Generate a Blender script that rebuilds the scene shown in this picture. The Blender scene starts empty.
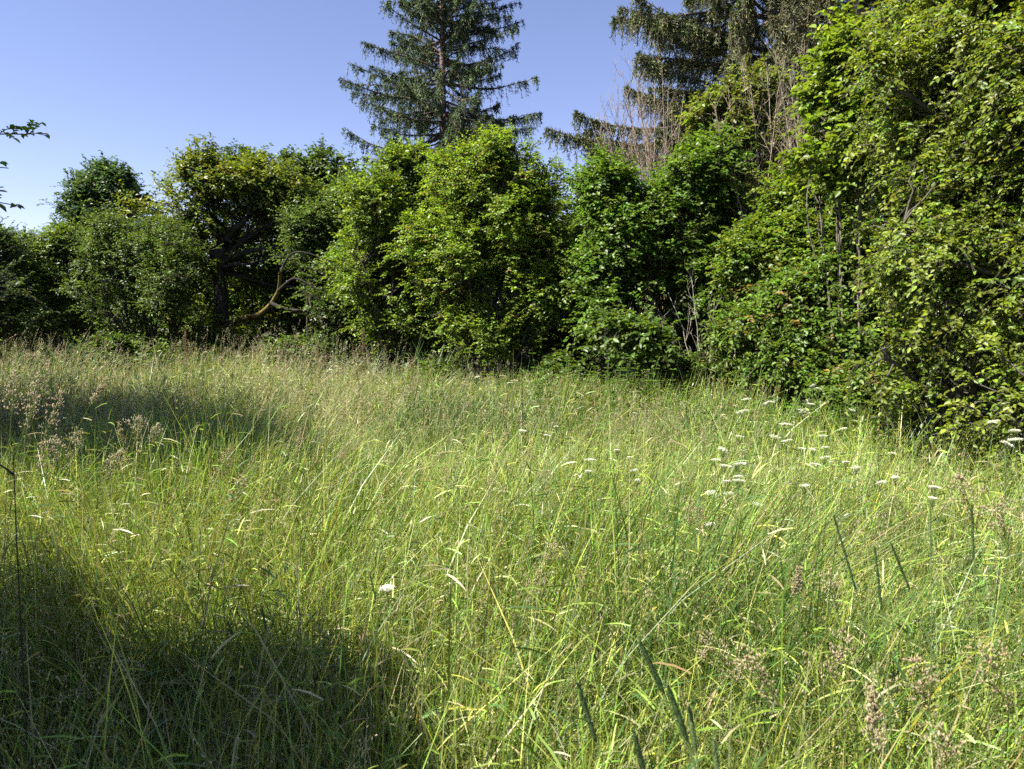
import bpy, math
import numpy as np
from mathutils import Vector

# ------------------------------------------------------------------ camera, sky, sun, exposure
sc = bpy.context.scene
C = sc.collection
CAMZ, F, CX, CY = 1.6, 740.0, 512.0, 384.5
PITCH = math.radians(5.1)
cam = bpy.data.cameras.new('camera')
cam.lens, cam.sensor_width = 26.0, 36.0
cam.clip_start, cam.clip_end = 0.05, 2000
cam.dof.use_dof = True
cam.dof.focus_distance = 5.5
cam.dof.aperture_fstop = 9.0
co = bpy.data.objects.new('camera', cam); C.objects.link(co)
co.location = (0, 0, CAMZ); co.rotation_euler = (math.pi/2 - PITCH, 0, 0)
sc.camera = co

SUN_EL, SUN_AZ = math.radians(53), math.radians(-111)   # azimuth from +Y (view direction) towards +X
sdir = np.array([math.sin(SUN_AZ)*math.cos(SUN_EL), math.cos(SUN_AZ)*math.cos(SUN_EL), math.sin(SUN_EL)])
w = bpy.data.worlds.new('World'); sc.world = w; w.use_nodes = True
nt = w.node_tree
sky = nt.nodes.new('ShaderNodeTexSky'); sky.sky_type = 'NISHITA'; sky.sun_disc = False
sky.sun_elevation = SUN_EL; sky.sun_rotation = SUN_AZ
sky.altitude = 1200; sky.air_density = 1.0; sky.dust_density = 0.1; sky.ozone_density = 3.0
sky_mul = nt.nodes.new('ShaderNodeVectorMath'); sky_mul.operation = 'MULTIPLY'; sky_mul.inputs[1].default_value = (1.22, .98, 1.04)
nt.links.new(sky.outputs[0], sky_mul.inputs[0]); nt.links.new(sky_mul.outputs[0], nt.nodes['Background'].inputs[0])
nt.nodes['Background'].inputs[1].default_value = 0.06
sun = bpy.data.lights.new('sun', 'SUN'); sun.energy = 5.0; sun.angle = math.radians(0.53); sun.color = (1, 0.95, 0.86)
so = bpy.data.objects.new('sun', sun); C.objects.link(so)
so.rotation_euler = Vector((-sdir[0], -sdir[1], -sdir[2])).to_track_quat('-Z', 'Y').to_euler()
sc.view_settings.view_transform = 'Standard'; sc.view_settings.look = 'None'
sc.view_settings.gamma = 1.0; sc.view_settings.use_curve_mapping = False
sc.view_settings.exposure = 1.75
sc.cycles.max_bounces = 6; sc.cycles.diffuse_bounces = 2; sc.cycles.glossy_bounces = 1
sc.cycles.transmission_bounces = 4; sc.cycles.transparent_max_bounces = 4
sc.cycles.use_denoising = False
sc.cycles.use_adaptive_sampling = True; sc.cycles.adaptive_threshold = 0.02

rng = np.random.default_rng(7)

# ------------------------------------------------------------------ helpers
def ground_z(x, y):
    x = np.asarray(x, float); y = np.asarray(y, float)
    z = 0.05*np.sin(x*.9+y*.35+1)+.04*np.sin(x*.4-y*.8+2)+.025*np.sin(1.7*x+1.3*y)
    z = z + 0.035*np.clip(y-9, 0, 14)*np.clip(-x/8, 0, 1)          # the meadow rises a little towards the far left
    return z

def at(px, py, Y):
    a, b = (px-CX)/F, (CY-py)/F
    d = np.array([a, math.cos(PITCH)+b*math.sin(PITCH), -math.sin(PITCH)+b*math.cos(PITCH)])
    return np.array([0, 0, CAMZ]) + d*(Y/d[1])

def ground_at(px, Y):
    x = (px-CX)/F*Y
    return np.array([x, Y, float(ground_z(x, Y))])

def unit(v):
    return v/np.maximum(np.linalg.norm(v, axis=-1, keepdims=True), 1e-9)

def rdir(n):
    return unit(rng.normal(size=(n, 3)))

_w = [(unit(rng.normal(size=3))*f, rng.uniform(0, 6.28)) for f in (1, 1.3, 1.9, 2.3, 3.1, 4.2) for _ in range(2)]
def noise(p, s=1.0):
    r = 0
    for k, ph in _w:
        r = r+np.sin((p@k)*s+ph)/math.sqrt(np.linalg.norm(k))
    return r/5.0

class Geo:
    def __init__(s):
        s.v, s.c, s.f, s.n = [], [], [], 0
    def add(s, v, faces, col, mi=0):
        v = np.asarray(v, np.float32).reshape(-1, 3)
        col = np.broadcast_to(np.asarray(col, np.float32), (len(v), 3))
        s.v.append(v); s.c.append(col)
        for f in (faces if isinstance(faces, list) else [faces]):
            s.f.append((np.asarray(f, np.int64)+s.n, mi))
        s.n += len(v)
        return s
    def build(s, name, mats, parent=None, origin=(0, 0, 0), smooth=False):
        me = bpy.data.meshes.new(name)
        v = np.concatenate(s.v)-np.asarray(origin, np.float32)
        me.vertices.add(len(v)); me.vertices.foreach_set('co', v.astype(np.float32).ravel())
        li = np.concatenate([f.ravel() for f, m in s.f]).astype(np.int32)
        tot = np.concatenate([np.full(len(f), f.shape[1], np.int32) for f, m in s.f])
        mi = np.concatenate([np.full(len(f), m, np.int32) for f, m in s.f])
        st = np.concatenate([[0], np.cumsum(tot)[:-1]]).astype(np.int32)
        me.loops.add(len(li)); me.loops.foreach_set('vertex_index', li)
        me.polygons.add(len(tot)); me.polygons.foreach_set('loop_start', st)
        me.polygons.foreach_set('material_index', mi)
        if smooth: me.polygons.foreach_set('use_smooth', np.ones(len(tot), bool))
        me.update(calc_edges=True)
        a = me.color_attributes.new('tint', 'BYTE_COLOR' if False else 'FLOAT_COLOR', 'POINT')
        c = np.concatenate([np.concatenate(s.c), np.ones((len(v), 1), np.float32)], 1)
        a.data.foreach_set('color', c.ravel())
        for m in (mats if isinstance(mats, (list, tuple)) else [mats]): me.materials.append(m)
        o = bpy.data.objects.new(name, me); C.objects.link(o)
        if parent is not None: o.parent = parent
        else: o.location = origin
        return o

def tubes(g, P0, P1, P2, r0, r1, nseg=4, sides=3, col=(.1, .08, .06), mi=0, jit=0.0):
    """quadratic curves swept to tapered tubes"""
    P0, P1, P2 = (np.atleast_2d(np.asarray(p, float)) for p in (P0, P1, P2))
    N = len(P0)
    r0 = np.broadcast_to(np.asarray(r0, float), (N,)); r1 = np.broadcast_to(np.asarray(r1, float), (N,))
    t = np.linspace(0, 1, nseg+1)[None, :, None]
    P = (1-t)**2*P0[:, None]+2*t*(1-t)*P1[:, None]+t*t*P2[:, None]
    if jit: P[:, 1:-1] += rng.normal(size=P[:, 1:-1].shape)*jit
    T = unit(2*(1-t)*(P1-P0)[:, None]+2*t*(P2-P1)[:, None])
    ref = np.where(np.abs(T[..., 2:3]) > .9, np.array([1., 0, 0]), np.array([0, 0, 1.]))
    A = unit(np.cross(T, ref)); B = np.cross(T, A)
    R = r0[:, None]*(1-t[..., 0])+r1[:, None]*t[..., 0]
    an = np.arange(sides)/sides*2*np.pi
    V = P[:, :, None]+R[:, :, None, None]*(np.cos(an)[:, None]*A[:, :, None]+np.sin(an)[:, None]*B[:, :, None])
    i = np.arange(N)[:, None, None]*(nseg+1)*sides; k = np.arange(nseg)[None, :, None]*sides; s = np.arange(sides)[None, None]
    s2 = (s+1) % sides
    f = np.stack([i+k+s, i+k+s2, i+k+sides+s2, i+k+sides+s], -1).reshape(-1, 4)
    c = np.asarray(col, float)
    if c.ndim == 2: c = np.repeat(c, (nseg+1)*sides, 0)
    g.add(V.reshape(-1, 3), f, c, mi)

def curve_at(P0, P1, P2, t):
    t = t[:, None]
    return (1-t)**2*P0+2*t*(1-t)*P1+t*t*P2, unit(2*(1-t)*(P1-P0)+2*t*(P2-P1))

def leaves(g, pos, axis, nrm, L, W, col, mi=0, six=False, cup=.12):
    """folded leaves: pos = leaf base"""
    axis = unit(axis); side = unit(np.cross(axis, nrm)); nrm = np.cross(side, axis)
    L = np.broadcast_to(L, (len(pos),))[:, None]; W = np.broadcast_to(W, (len(pos),))[:, None]
    n = len(pos); k = np.arange(n)[:, None]
    if six:
        tip = pos+axis*L-nrm*L*.12
        a, b = pos+axis*L*.28, pos+axis*L*.66-nrm*L*.02
        up = nrm*W*cup*2
        V = np.stack([pos, a+side*W*.48+up, b+side*W*.42+up, tip, b-side*W*.42+up, a-side*W*.48+up], 1)
        f = np.concatenate([k*6+np.array([0, 1, 2, 3]), k*6+np.array([0, 3, 4, 5])])
        m = 6
    else:
        tip = pos+axis*L-nrm*L*.1
        a = pos+axis*L*.45
        up = nrm*W*cup*2
        V = np.stack([pos, a+side*W*.5+up, tip, a-side*W*.5+up], 1)
        f = np.concatenate([k*4+np.array([0, 1, 2]), k*4+np.array([0, 2, 3])])
        m = 4
    g.add(V.reshape(-1, 3), f, np.repeat(col, m, 0), mi)

def tint(base, n, var=.18, alt=None, pa=.1):
    """colours of N leaves round BASE (real, unlit colours)"""
    base = np.asarray(base, float)
    c = base*np.exp(rng.normal(size=(n, 1))*var)*np.exp(rng.normal(size=(n, 3))*var*.35)
    if alt is not None:
        k = rng.random(n) < pa
        c[k] = np.asarray(alt)*np.exp(rng.normal(size=(k.sum(), 1))*var)
    return np.clip(c, .003, .9)

# ------------------------------------------------------------------ materials
def mat_leaf(name, trans=.4, rough=.45, spec=.4, tr_tint=(1.2, 1.15, .5)):
    m = bpy.data.materials.new(name); m.use_nodes = True; t = m.node_tree; N = t.nodes; Lk = t.links
    b = N['Principled BSDF']; b.inputs['Roughness'].default_value = rough
    b.inputs['Specular IOR Level'].default_value = spec
    at_ = N.new('ShaderNodeAttribute'); at_.attribute_name = 'tint'
    nz = N.new('ShaderNodeTexNoise'); nz.inputs['Scale'].default_value = 35
    mr = N.new('ShaderNodeMapRange'); mr.inputs[3].default_value = .8; mr.inputs[4].default_value = 1.2
    Lk.new(nz.outputs[0], mr.inputs[0])
    mul = N.new('ShaderNodeVectorMath'); mul.operation = 'SCALE'
    Lk.new(at_.outputs['Color'], mul.inputs[0]); Lk.new(mr.outputs[0], mul.inputs['Scale'])
    Lk.new(mul.outputs[0], b.inputs['Base Color'])
    tr = N.new('ShaderNodeBsdfTranslucent')
    m2 = N.new('ShaderNodeVectorMath'); m2.operation = 'MULTIPLY'; m2.inputs[1].default_value = tr_tint
    Lk.new(mul.outputs[0], m2.inputs[0]); Lk.new(m2.outputs[0], tr.inputs['Color'])
    mx = N.new('ShaderNodeMixShader'); mx.inputs[0].default_value = trans
    Lk.new(b.outputs[0], mx.inputs[1]); Lk.new(tr.outputs[0], mx.inputs[2])
    Lk.new(mx.outputs[0], N['Material Output'].inputs[0])
    return m

def mat_bark(name, rough=.9, scale=18):
    m = bpy.data.materials.new(name); m.use_nodes = True; t = m.node_tree; N = t.nodes; Lk = t.links
    b = N['Principled BSDF']; b.inputs['Roughness'].default_value = rough; b.inputs['Specular IOR Level'].default_value = .2
    at_ = N.new('ShaderNodeAttribute'); at_.attribute_name = 'tint'
    tc = N.new('ShaderNodeTexCoord')
    nz = N.new('ShaderNodeTexNoise'); nz.inputs['Scale'].default_value = scale; nz.inputs['Detail'].default_value = 5
    Lk.new(tc.outputs['Object'], nz.inputs['Vector'])
    mr = N.new('ShaderNodeMapRange'); mr.inputs[1].default_value = .3; mr.inputs[2].default_value = .7; mr.inputs[3].default_value = .5; mr.inputs[4].default_value = 1.5
    Lk.new(nz.outputs[0], mr.inputs[0])
    mul = N.new('ShaderNodeVectorMath'); mul.operation = 'SCALE'
    Lk.new(at_.outputs['Color'], mul.inputs[0]); Lk.new(mr.outputs[0], mul.inputs['Scale'])
    Lk.new(mul.outputs[0], b.inputs['Base Color'])
    bp = N.new('ShaderNodeBump'); bp.inputs['Strength'].default_value = .6; bp.inputs['Distance'].default_value = .02
    Lk.new(nz.outputs[0], bp.inputs['Height']); Lk.new(bp.outputs[0], b.inputs['Normal'])
    return m

M_LEAF = mat_leaf('broad_leaf', .5, .42, .45)
M_GRASS = mat_leaf('grass_blade', .28, .42, .45, (1.12, 1.08, .6))
M_DRY = mat_leaf('dry_seed', .45, .7, .2, (1.05, 1, .85))
M_NEEDLE = mat_leaf('needle', .12, .6, .25, (1.1, 1.1, .7))
M_PETAL = mat_leaf('petal', .35, .7, .1, (1, 1, .95))
M_BARK = mat_bark('bark')
M_STEM = mat_leaf('green_stem', .1, .5, .3, (1, 1, .6))

def mat_ground():
    m = bpy.data.materials.new('meadow_soil'); m.use_nodes = True; t = m.node_tree; N = t.nodes; Lk = t.links
    b = N['Principled BSDF']; b.inputs['Roughness'].default_value = .95; b.inputs['Specular IOR Level'].default_value = .1
    tc = N.new('ShaderNodeTexCoord')
    nz = N.new('ShaderNodeTexNoise'); nz.inputs['Scale'].default_value = 2.5; nz.inputs['Detail'].default_value = 8
    cr = N.new('ShaderNodeValToRGB')
    cr.color_ramp.elements[0].position = .35; cr.color_ramp.elements[0].color = (.022, .026, .010, 1)
    cr.color_ramp.elements[1].position = .65; cr.color_ramp.elements[1].color = (.045, .06, .018, 1)
    e = cr.color_ramp.elements.new(.5); e.color = (.05, .045, .022, 1)
    Lk.new(tc.outputs['Object'], nz.inputs['Vector']); Lk.new(nz.outputs[0], cr.inputs[0]); Lk.new(cr.outputs[0], b.inputs['Base Color'])
    n2 = N.new('ShaderNodeTexNoise'); n2.inputs['Scale'].default_value = 40; n2.inputs['Detail'].default_value = 6
    Lk.new(tc.outputs['Object'], n2.inputs['Vector'])
    bp = N.new('ShaderNodeBump'); bp.inputs['Strength'].default_value = 1; bp.inputs['Distance'].default_value = .04
    Lk.new(n2.outputs[0], bp.inputs['Height']); Lk.new(bp.outputs[0], b.inputs['Normal'])
    return m

def root(name, label, cat, loc, group=None):
    o = bpy.data.objects.new(name, None); C.objects.link(o); o.location = loc
    o.empty_display_size = .2
    o['label'] = label; o['category'] = cat
    if group: o['group'] = group
    return o

# ------------------------------------------------------------------ ground
def axis_grid(lo, hi, step, far):
    a = np.arange(lo, hi+step, step); r = step; e = [hi+step]; 
    while e[-1] < far: r *= 1.35; e.append(e[-1]+r)
    r = step; b = [lo-step]
    while b[-1] > -far: r *= 1.35; b.append(b[-1]-r)
    return np.array(b[::-1]+list(a)+e)
gx, gy = axis_grid(-24, 20, .4, 900), axis_grid(-6, 34, .4, 900)
X, Y = np.meshgrid(gx, gy)
Z = ground_z(X, Y); Z[(np.abs(X) > 60) | (np.abs(Y) > 70)] *= .5
nx = len(gx); i = np.arange(len(gy)-1)[:, None]*nx; j = np.arange(nx-1)[None]
gf = np.stack([i+j, i+j+1, i+j+nx+1, i+j+nx], -1).reshape(-1, 4)
g = Geo(); g.add(np.stack([X, Y, Z], -1), gf, (.05, .05, .02))
gr = g.build('ground', mat_ground(), smooth=True); gr['kind'] = 'structure'; gr['label'] = 'earth under the meadow'

# ------------------------------------------------------------------ broadleaf trees and shrubs
def sample_shell(lobes, n, lo=.55, hi=1.0, rough=.28):
    lobes = np.asarray(lobes, float)
    ar = (lobes[:, 3]*lobes[:, 4]+lobes[:, 3]*lobes[:, 5]+lobes[:, 4]*lobes[:, 5])
    out, dd, ll = [], [], []
    got = 0
    while got < n:
        k = rng.choice(len(lobes), n*2, p=ar/ar.sum())
        d = rdir(n*2); c = lobes[k, :3]; R = lobes[k, 3:]
        u = lo+(hi-lo)*rng.random(n*2)**.6
        q_ = d*R.mean(1, keepdims=True)+c
        u = u*(1+rough*(1.0*noise(q_, 2.2)+.75*noise(q_, 5.)))
        u = u*np.where(rng.random(len(u)) < .13*(d[:, 2] > -.2), rng.uniform(1.08, 1.38, len(u)), 1)
        p = c+d*R*u[:, None]
        ok = p[:, 2] > ground_z(p[:, 0], p[:, 1])+.12
        cl = noise(p, 3.1)+.5*noise(p+7., 6.)
        ok &= (cl > -.12) | (rng.random(len(p)) < .22)
        zr = (p[:, 2]-lobes[:, 2].min())/(np.ptp(lobes[:, 2])+1e-3+.5)
        ok &= rng.random(len(p)) < np.clip(.28+1.15*zr, .28, 1)
        for q in lobes:
            e = np.linalg.norm((p-q[:3])/q[3:], axis=1)
            ok &= (e > lo*.8)
        out.append(p[ok]); dd.append(unit(d/R)[ok]); ll.append(k[ok]); got += ok.sum()
    return np.concatenate(out)[:n], np.concatenate(dd)[:n], np.concatenate(ll)[:n]

def foliage(gc, gw, P0, P1, P2, out, ntw, twl, nlf, LL, LW, col, bark, up=.25, droop=.12, six=False, tcol=None, tr=.003, tmin=.3, flat=.8, colfun=None, alt=None, pa=.0, var=.2):
    """twigs with leaves along each bough"""
    N = len(P0)
    idx = np.repeat(np.arange(N), ntw); n = len(idx)
    t = tmin+(1-tmin)*rng.random(n)**.8
    p, T = curve_at(P0[idx], P1[idx], P2[idx], t)
    s = rdir(n); s = unit(s-T*np.sum(s*T, 1, keepdims=True))
    d = unit(T*.55+s*.75+np.array([0, 0, up])+out[idx]*.25)
    l = twl*rng.uniform(.5, 1.35, n)
    q2 = p+d*l[:, None]; q2[:, 2] -= droop*l*rng.uniform(0, 2, n)
    q1 = p+d*l[:, None]*.55+np.array([0, 0, 1])*(l*.06)[:, None]
    tubes(gw, p, q1, q2, tr, tr*.5, 2, 3, bark)
    m = nlf
    jd = np.repeat(np.arange(n), m); L = len(jd)
    tt = (np.tile(np.arange(m), n)+.6+rng.uniform(-.3, .3, L))/(m+.1)
    tt = np.clip(tt, 0, 1)
    pp, TT = curve_at(p[jd], q1[jd], q2[jd], tt)
    sg = np.where(np.tile(np.arange(m), n) % 2 == 0, 1., -1.)[:, None]
    hz = np.cross(TT, np.array([0, 0, 1.])); hz = unit(hz+rdir(L)*.35)
    ax = unit(TT*.6+hz*sg*.85+rdir(L)*.3+np.array([0, 0, -.1]))
    nr = unit(np.array([0, 0, flat])+out[idx][jd]*.4+rdir(L)*.55)
    ls = LL*np.clip(np.exp(rng.normal(size=L)*.2), .6, 1.35)
    base = tint(col, n, var, alt, pa)[jd]*np.exp(rng.normal(size=(L, 1))*.12)
    if colfun is not None: base = colfun(pp, base)
    leaves(gc, pp, ax, nr, ls, ls*LW/LL, base, 0, six)

def uneven(lobes):
    """each swelling of a crown broken into a core and smaller ones budding from it"""
    out = []
    for q in np.asarray(lobes, float):
        out.append([q[0], q[1], q[2], q[3]*.86, q[4]*.86, q[5]*.86])
        for _ in range(3):
            d = rdir(1)[0]; d[2] = d[2]*.55; k = rng.uniform(.34, .66)
            out.append([q[0]+d[0]*q[3]*.8, q[1]+d[1]*q[4]*.8, q[2]+d[2]*q[5]*.8, q[3]*k, q[4]*k, min(q[5]*k, q[3]*.8)])
    return np.array(out)

def broadleaf(name, label, cat, base, lobes, nb, ntw, nlf, twl, LL, LW, col, alt=None, pa=0, stems=3, sr=.04,
              bark=(.055, .047, .038), six=False, droop=.12, up=.25, group=None, lo=.5, rough=.3, spread=.25, inner=None,
              stem_part='trunk', flat=.8, boughr=.35, colfun=None, var=.2, tmin=.3, extra=None, crown='crown', fork=None):
    lobes = np.asarray(lobes, float); base = np.asarray(base, float)
    rt = root(name, label, cat, base, group)
    big = len(lobes); lobes = uneven(lobes)
    gs, gc = Geo(), Geo()
    # stems to each lobe
    S0, S1, S2, SL = [], [], [], []
    for k, q in enumerate(lobes):
        for _ in range(stems if k % 4 == 0 else 1):
            b = base+np.array([rng.normal()*spread, rng.normal()*spread, -.08])
            if fork is not None: b = np.asarray(fork)+rng.normal(size=3)*.04
            if k % 4:                                   # a small swelling grows from the stem of its main one
                par = [m for m in range(len(SL)) if SL[m] == k-k % 4][0]; tt = rng.uniform(.5, .8)
                b = (1-tt)**2*S0[par]+2*tt*(1-tt)*S1[par]+tt*tt*S2[par]
            tgt = q[:3]+rng.normal(size=3)*q[3:]*.3+np.array([0, 0, q[5]*.35])
            mid = (b+tgt)/2; mid[:2] = b[:2]*.65+tgt[:2]*.35; mid += rng.normal(size=3)*.12
            S0.append(b); S1.append(mid); S2.append(tgt); SL.append(k)
    S0, S1, S2, SL = map(np.array, (S0, S1, S2, SL))
    tubes(gs, S0, S1, S2, sr*rng.uniform(.7, 1.1, len(S0))*np.where(SL % 4 == 0, 1, .5), sr*.25, 9, 7, bark, jit=sr*.35)
    tg, out, lk = sample_shell(lobes, nb, lo, 1.0, rough)
    # every bough leaves a stem of its lobe below its target
    start = np.zeros_like(tg)
    for k in range(len(lobes)):
        mk = np.where(lk == k)[0]
        if not len(mk): continue
        ss = np.where(SL == k)[0]
        pick = rng.choice(ss, len(mk))
        best = None
        cand = []
        for tt in (.25, .4, .55, .7, .85, 1.0):
            p, _ = curve_at(S0[pick], S1[pick], S2[pick], np.full(len(mk), tt)); cand.append(p)
        cand = np.stack(cand, 1)
        d = tg[mk][:, None]-cand
        hd = np.linalg.norm(d[..., :2], axis=2); cost = np.abs(d[..., 2]-hd*.5)+.35*hd+rng.random(hd.shape)*.2
        bi = cost.argmin(1); start[mk] = cand[np.arange(len(mk)), bi]
    ln = np.linalg.norm(tg-start, axis=1)
    mid = (start+tg)/2+np.array([0, 0, 1])*(ln*.13)[:, None]+rng.normal(size=tg.shape)*(ln*.08)[:, None]
    tubes(gs, start, mid, tg, np.clip(.006+ln*.006, .004, sr*.45), .003, 5, 4, bark, jit=.012)
    # leafing part of the bough
    foliage(gc, gs, start, mid, tg, out, ntw, twl, nlf, LL, LW, col, bark, up, droop, six, tmin=tmin, flat=flat, colfun=colfun, alt=alt, pa=pa, var=var)
    if extra: extra(gc, gs)
    gs.build(stem_part, M_BARK, rt, base)
    gc.build(crown, M_LEAF, rt, base)
    return rt

def L_(px, py, Yd, wpx, hpx, dep=None):
    """lobe: centre and half sizes measured on the photo, depth in metres"""
    c = at(px, py, Yd); rx = wpx/F*Yd; rz = hpx/F*Yd
    return (c[0], c[1], c[2], rx, dep if dep else rx*.9, rz)

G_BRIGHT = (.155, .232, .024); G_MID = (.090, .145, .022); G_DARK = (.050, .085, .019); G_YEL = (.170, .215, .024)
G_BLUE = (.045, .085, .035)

def build_shrubs():
    # --- bright bush in the middle of the hedge
    b = ground_at(490, 10.9)
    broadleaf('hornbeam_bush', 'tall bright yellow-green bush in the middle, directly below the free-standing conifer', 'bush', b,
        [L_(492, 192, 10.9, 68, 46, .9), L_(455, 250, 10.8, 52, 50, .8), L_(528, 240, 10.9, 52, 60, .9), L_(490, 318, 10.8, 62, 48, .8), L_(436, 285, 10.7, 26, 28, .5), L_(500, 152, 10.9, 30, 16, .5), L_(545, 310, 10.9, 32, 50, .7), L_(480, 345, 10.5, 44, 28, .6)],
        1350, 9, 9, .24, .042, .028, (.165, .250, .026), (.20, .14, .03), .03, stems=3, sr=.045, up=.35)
    # --- hazel left of it
    b = ground_at(388, 12.6)
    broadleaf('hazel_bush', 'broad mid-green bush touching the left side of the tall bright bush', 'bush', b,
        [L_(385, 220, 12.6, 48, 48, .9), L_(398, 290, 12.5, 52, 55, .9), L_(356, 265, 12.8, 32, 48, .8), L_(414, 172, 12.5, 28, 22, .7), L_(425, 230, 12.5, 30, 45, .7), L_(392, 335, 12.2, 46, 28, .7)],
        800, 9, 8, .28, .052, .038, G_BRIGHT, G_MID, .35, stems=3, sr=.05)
    # --- shrub between the apple tree and the hazel
    b = ground_at(330, 14.5)
    broadleaf('privet_shrub', 'small-leaved shrub in the gap between the twisted fruit tree and the broad mid-green bush', 'bush', b,
        [L_(318, 250, 15.0, 42, 44, 1.0), L_(335, 315, 14.2, 50, 42, 1.0), L_(352, 205, 14.8, 34, 34, .9), L_(300, 205, 15.8, 28, 26, .8)],
        760, 8, 8, .28, .046, .032, (.092, .150, .022), G_DARK, .3, stems=3, sr=.04)
    # --- far crowns showing above the fruit tree
    b = ground_at(300, 20)
    broadleaf('lime_tree', 'dark rounded tree crown showing above and behind the twisted fruit tree', 'tree', b,
        [L_(262, 182, 20, 42, 26, 1.2), L_(322, 180, 20, 34, 26, 1.2), L_(290, 230, 20, 60, 50, 1.4)],
        420, 8, 7, .4, .10, .075, G_DARK, G_MID, .3, stems=2, sr=.09)
    # --- fruit tree
    b = ground_at(219, 15.3); yb = 15.3
    def extra(gc, gs):
        pass
    rt = broadleaf('apple_tree', 'old twisted fruit tree with dark forked trunk and a mossy low limb', 'tree', b,
        [L_(205, 180, yb+.3, 26, 28, .7), L_(250, 185, yb+.4, 46, 30, .9), L_(298, 215, yb+.4, 42, 34, .9), L_(175, 222, yb+.4, 42, 34, .8), L_(235, 225, yb+.6, 56, 30, .9), L_(325, 262, yb, 30, 34, .6), L_(203, 152, yb, 9, 12, .3), L_(192, 310, yb+.9, 36, 30, .5), L_(185, 275, yb-.2, 44, 38, .6), L_(240, 262, yb+.5, 60, 34, .6), L_(212, 330, yb-.7, 40, 22, .4), L_(330, 300, yb, 26, 30, .5), L_(255, 300, yb+1.1, 46, 40, .5)],
        680, 8, 6, .30, .075, .048, (.12, .16, .02), (.20, .18, .03), .06, stems=1, sr=.05, bark=(.035, .03, .025), spread=.08, lo=.45, droop=.25, rough=.4, fork=at(220, 268, yb))
    g = Geo(); dk = (.03, .026, .022)
    def limb(g, pts, r0, r1, col, dy=0):
        d0, d1 = dy if isinstance(dy, tuple) else (dy, dy)
        P = [at(x, y, yb+d0+(d1-d0)*k/(len(pts)-1)) for k, (x, y) in enumerate(pts)]
        P = np.array(P); P[1:-1] += rng.normal(size=P[1:-1].shape)*.03; m = [(P[k]+P[k+1])/2 for k in range(len(P)-1)]
        st = [P[0]]+m[1:]; 
        A = [P[0]]+m[1:-1] if len(m) > 2 else [P[0]]
        segs = []
        for k in range(1, len(P)-1):
            a = P[0] if k == 1 else m[k-1]; c = P[-1] if k == len(P)-2 else m[k]
            segs.append((a, P[k], c))
        n = len(segs)
        for k, (a, bq, c) in enumerate(segs):
            tubes(g, a, bq, c, r0+(r1-r0)*k/n, r0+(r1-r0)*(k+1)/n, 6, 9, col)
    limb(g, [(219, 392), (217, 345), (221, 300), (216, 262), (224, 240)], .17, .11, dk)
    limb(g, [(224, 244), (231, 232), (243, 222), (252, 205), (258, 185)], .09, .03, dk)
    limb(g, [(224, 244), (214, 232), (208, 216), (206, 190), (202, 160)], .08, .02, dk)
    limb(g, [(219, 258), (200, 246), (185, 243), (170, 232)], .06, .02, dk)
    limb(g, [(222, 262), (245, 250), (268, 250), (292, 240), (315, 245)], .06, .02, dk)
    g.build('lower_trunk', M_BARK, rt, b)
    g = Geo(); ms = (.12, .095, .028)
    limb(g, [(219, 330), (236, 322), (249, 314), (257, 316), (268, 302), (274, 296), (281, 290), (280, 272)], .062, .030, ms, (-.1, -1.7))
    g.build('mossy_limb', M_BARK, rt, b)
    g = Geo()
    limb(g, [(270, 303), (290, 310), (308, 308), (325, 322)], .04, .015, dk, (-1.2, -1.7))
    g.build('limb', M_BARK, rt, b)
    g = Geo()
    limb(g, [(279, 290), (290, 280), (300, 276), (318, 290)], .03, .01, dk, (-1.6, -1.9))
    g.build('limb', M_BARK, rt, b)
    g = Geo()
    limb(g, [(279, 275), (286, 258), (300, 252), (322, 258), (336, 270)], .022, .006, dk, (-1.7, -1.9))
    g.build('limb', M_BARK, rt, b)
    g = Geo()
    limb(g, [(230, 325), (205, 330), (180, 322)], .03, .01, dk, (-.2, -1.4))
    g.build('limb', M_BARK, rt, b)
    # --- dark shrub left of it
    b = ground_at(145, 14.2)
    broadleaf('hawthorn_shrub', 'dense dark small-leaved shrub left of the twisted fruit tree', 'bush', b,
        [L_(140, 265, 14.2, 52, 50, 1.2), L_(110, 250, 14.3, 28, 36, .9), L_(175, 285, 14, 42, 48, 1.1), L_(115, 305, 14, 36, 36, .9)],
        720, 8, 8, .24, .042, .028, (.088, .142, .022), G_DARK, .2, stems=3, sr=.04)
    b = ground_at(101, 24)
    broadleaf('maple_tree', 'blue-green round-topped tree standing alone against the sky on the left', 'tree', b,
        [L_(102, 198, 24, 34, 28, 1.3), L_(80, 212, 24, 18, 18, .8), L_(128, 202, 24, 20, 22, .9), L_(104, 245, 24, 32, 36, 1.2), L_(106, 178, 24, 24, 14, .8)],
        460, 8, 7, .42, .10, .075, G_BLUE, G_MID, .15, stems=2, sr=.09, up=.5, rough=.5)
    b = ground_at(45, 15.2)
    broadleaf('dogwood_shrub', 'rounded yellow-green shrub at the far left of the hedge, under the blue-green tree', 'bush', b,
        [L_(52, 270, 15.2, 38, 36, 1.1), L_(30, 300, 14.6, 36, 36, 1.0), L_(75, 305, 15, 30, 34, .9), L_(68, 240, 15.5, 22, 20, .8)],
        620, 8, 8, .25, .05, .034, (.115, .178, .022), G_MID, .3, stems=3, sr=.035)
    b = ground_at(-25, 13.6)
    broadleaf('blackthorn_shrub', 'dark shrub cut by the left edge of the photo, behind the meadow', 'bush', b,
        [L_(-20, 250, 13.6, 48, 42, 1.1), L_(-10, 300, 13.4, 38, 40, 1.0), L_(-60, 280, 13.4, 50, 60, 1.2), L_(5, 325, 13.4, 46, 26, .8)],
        560, 8, 7, .28, .05, .034, G_DARK, G_MID, .25, stems=3, sr=.04)
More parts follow.
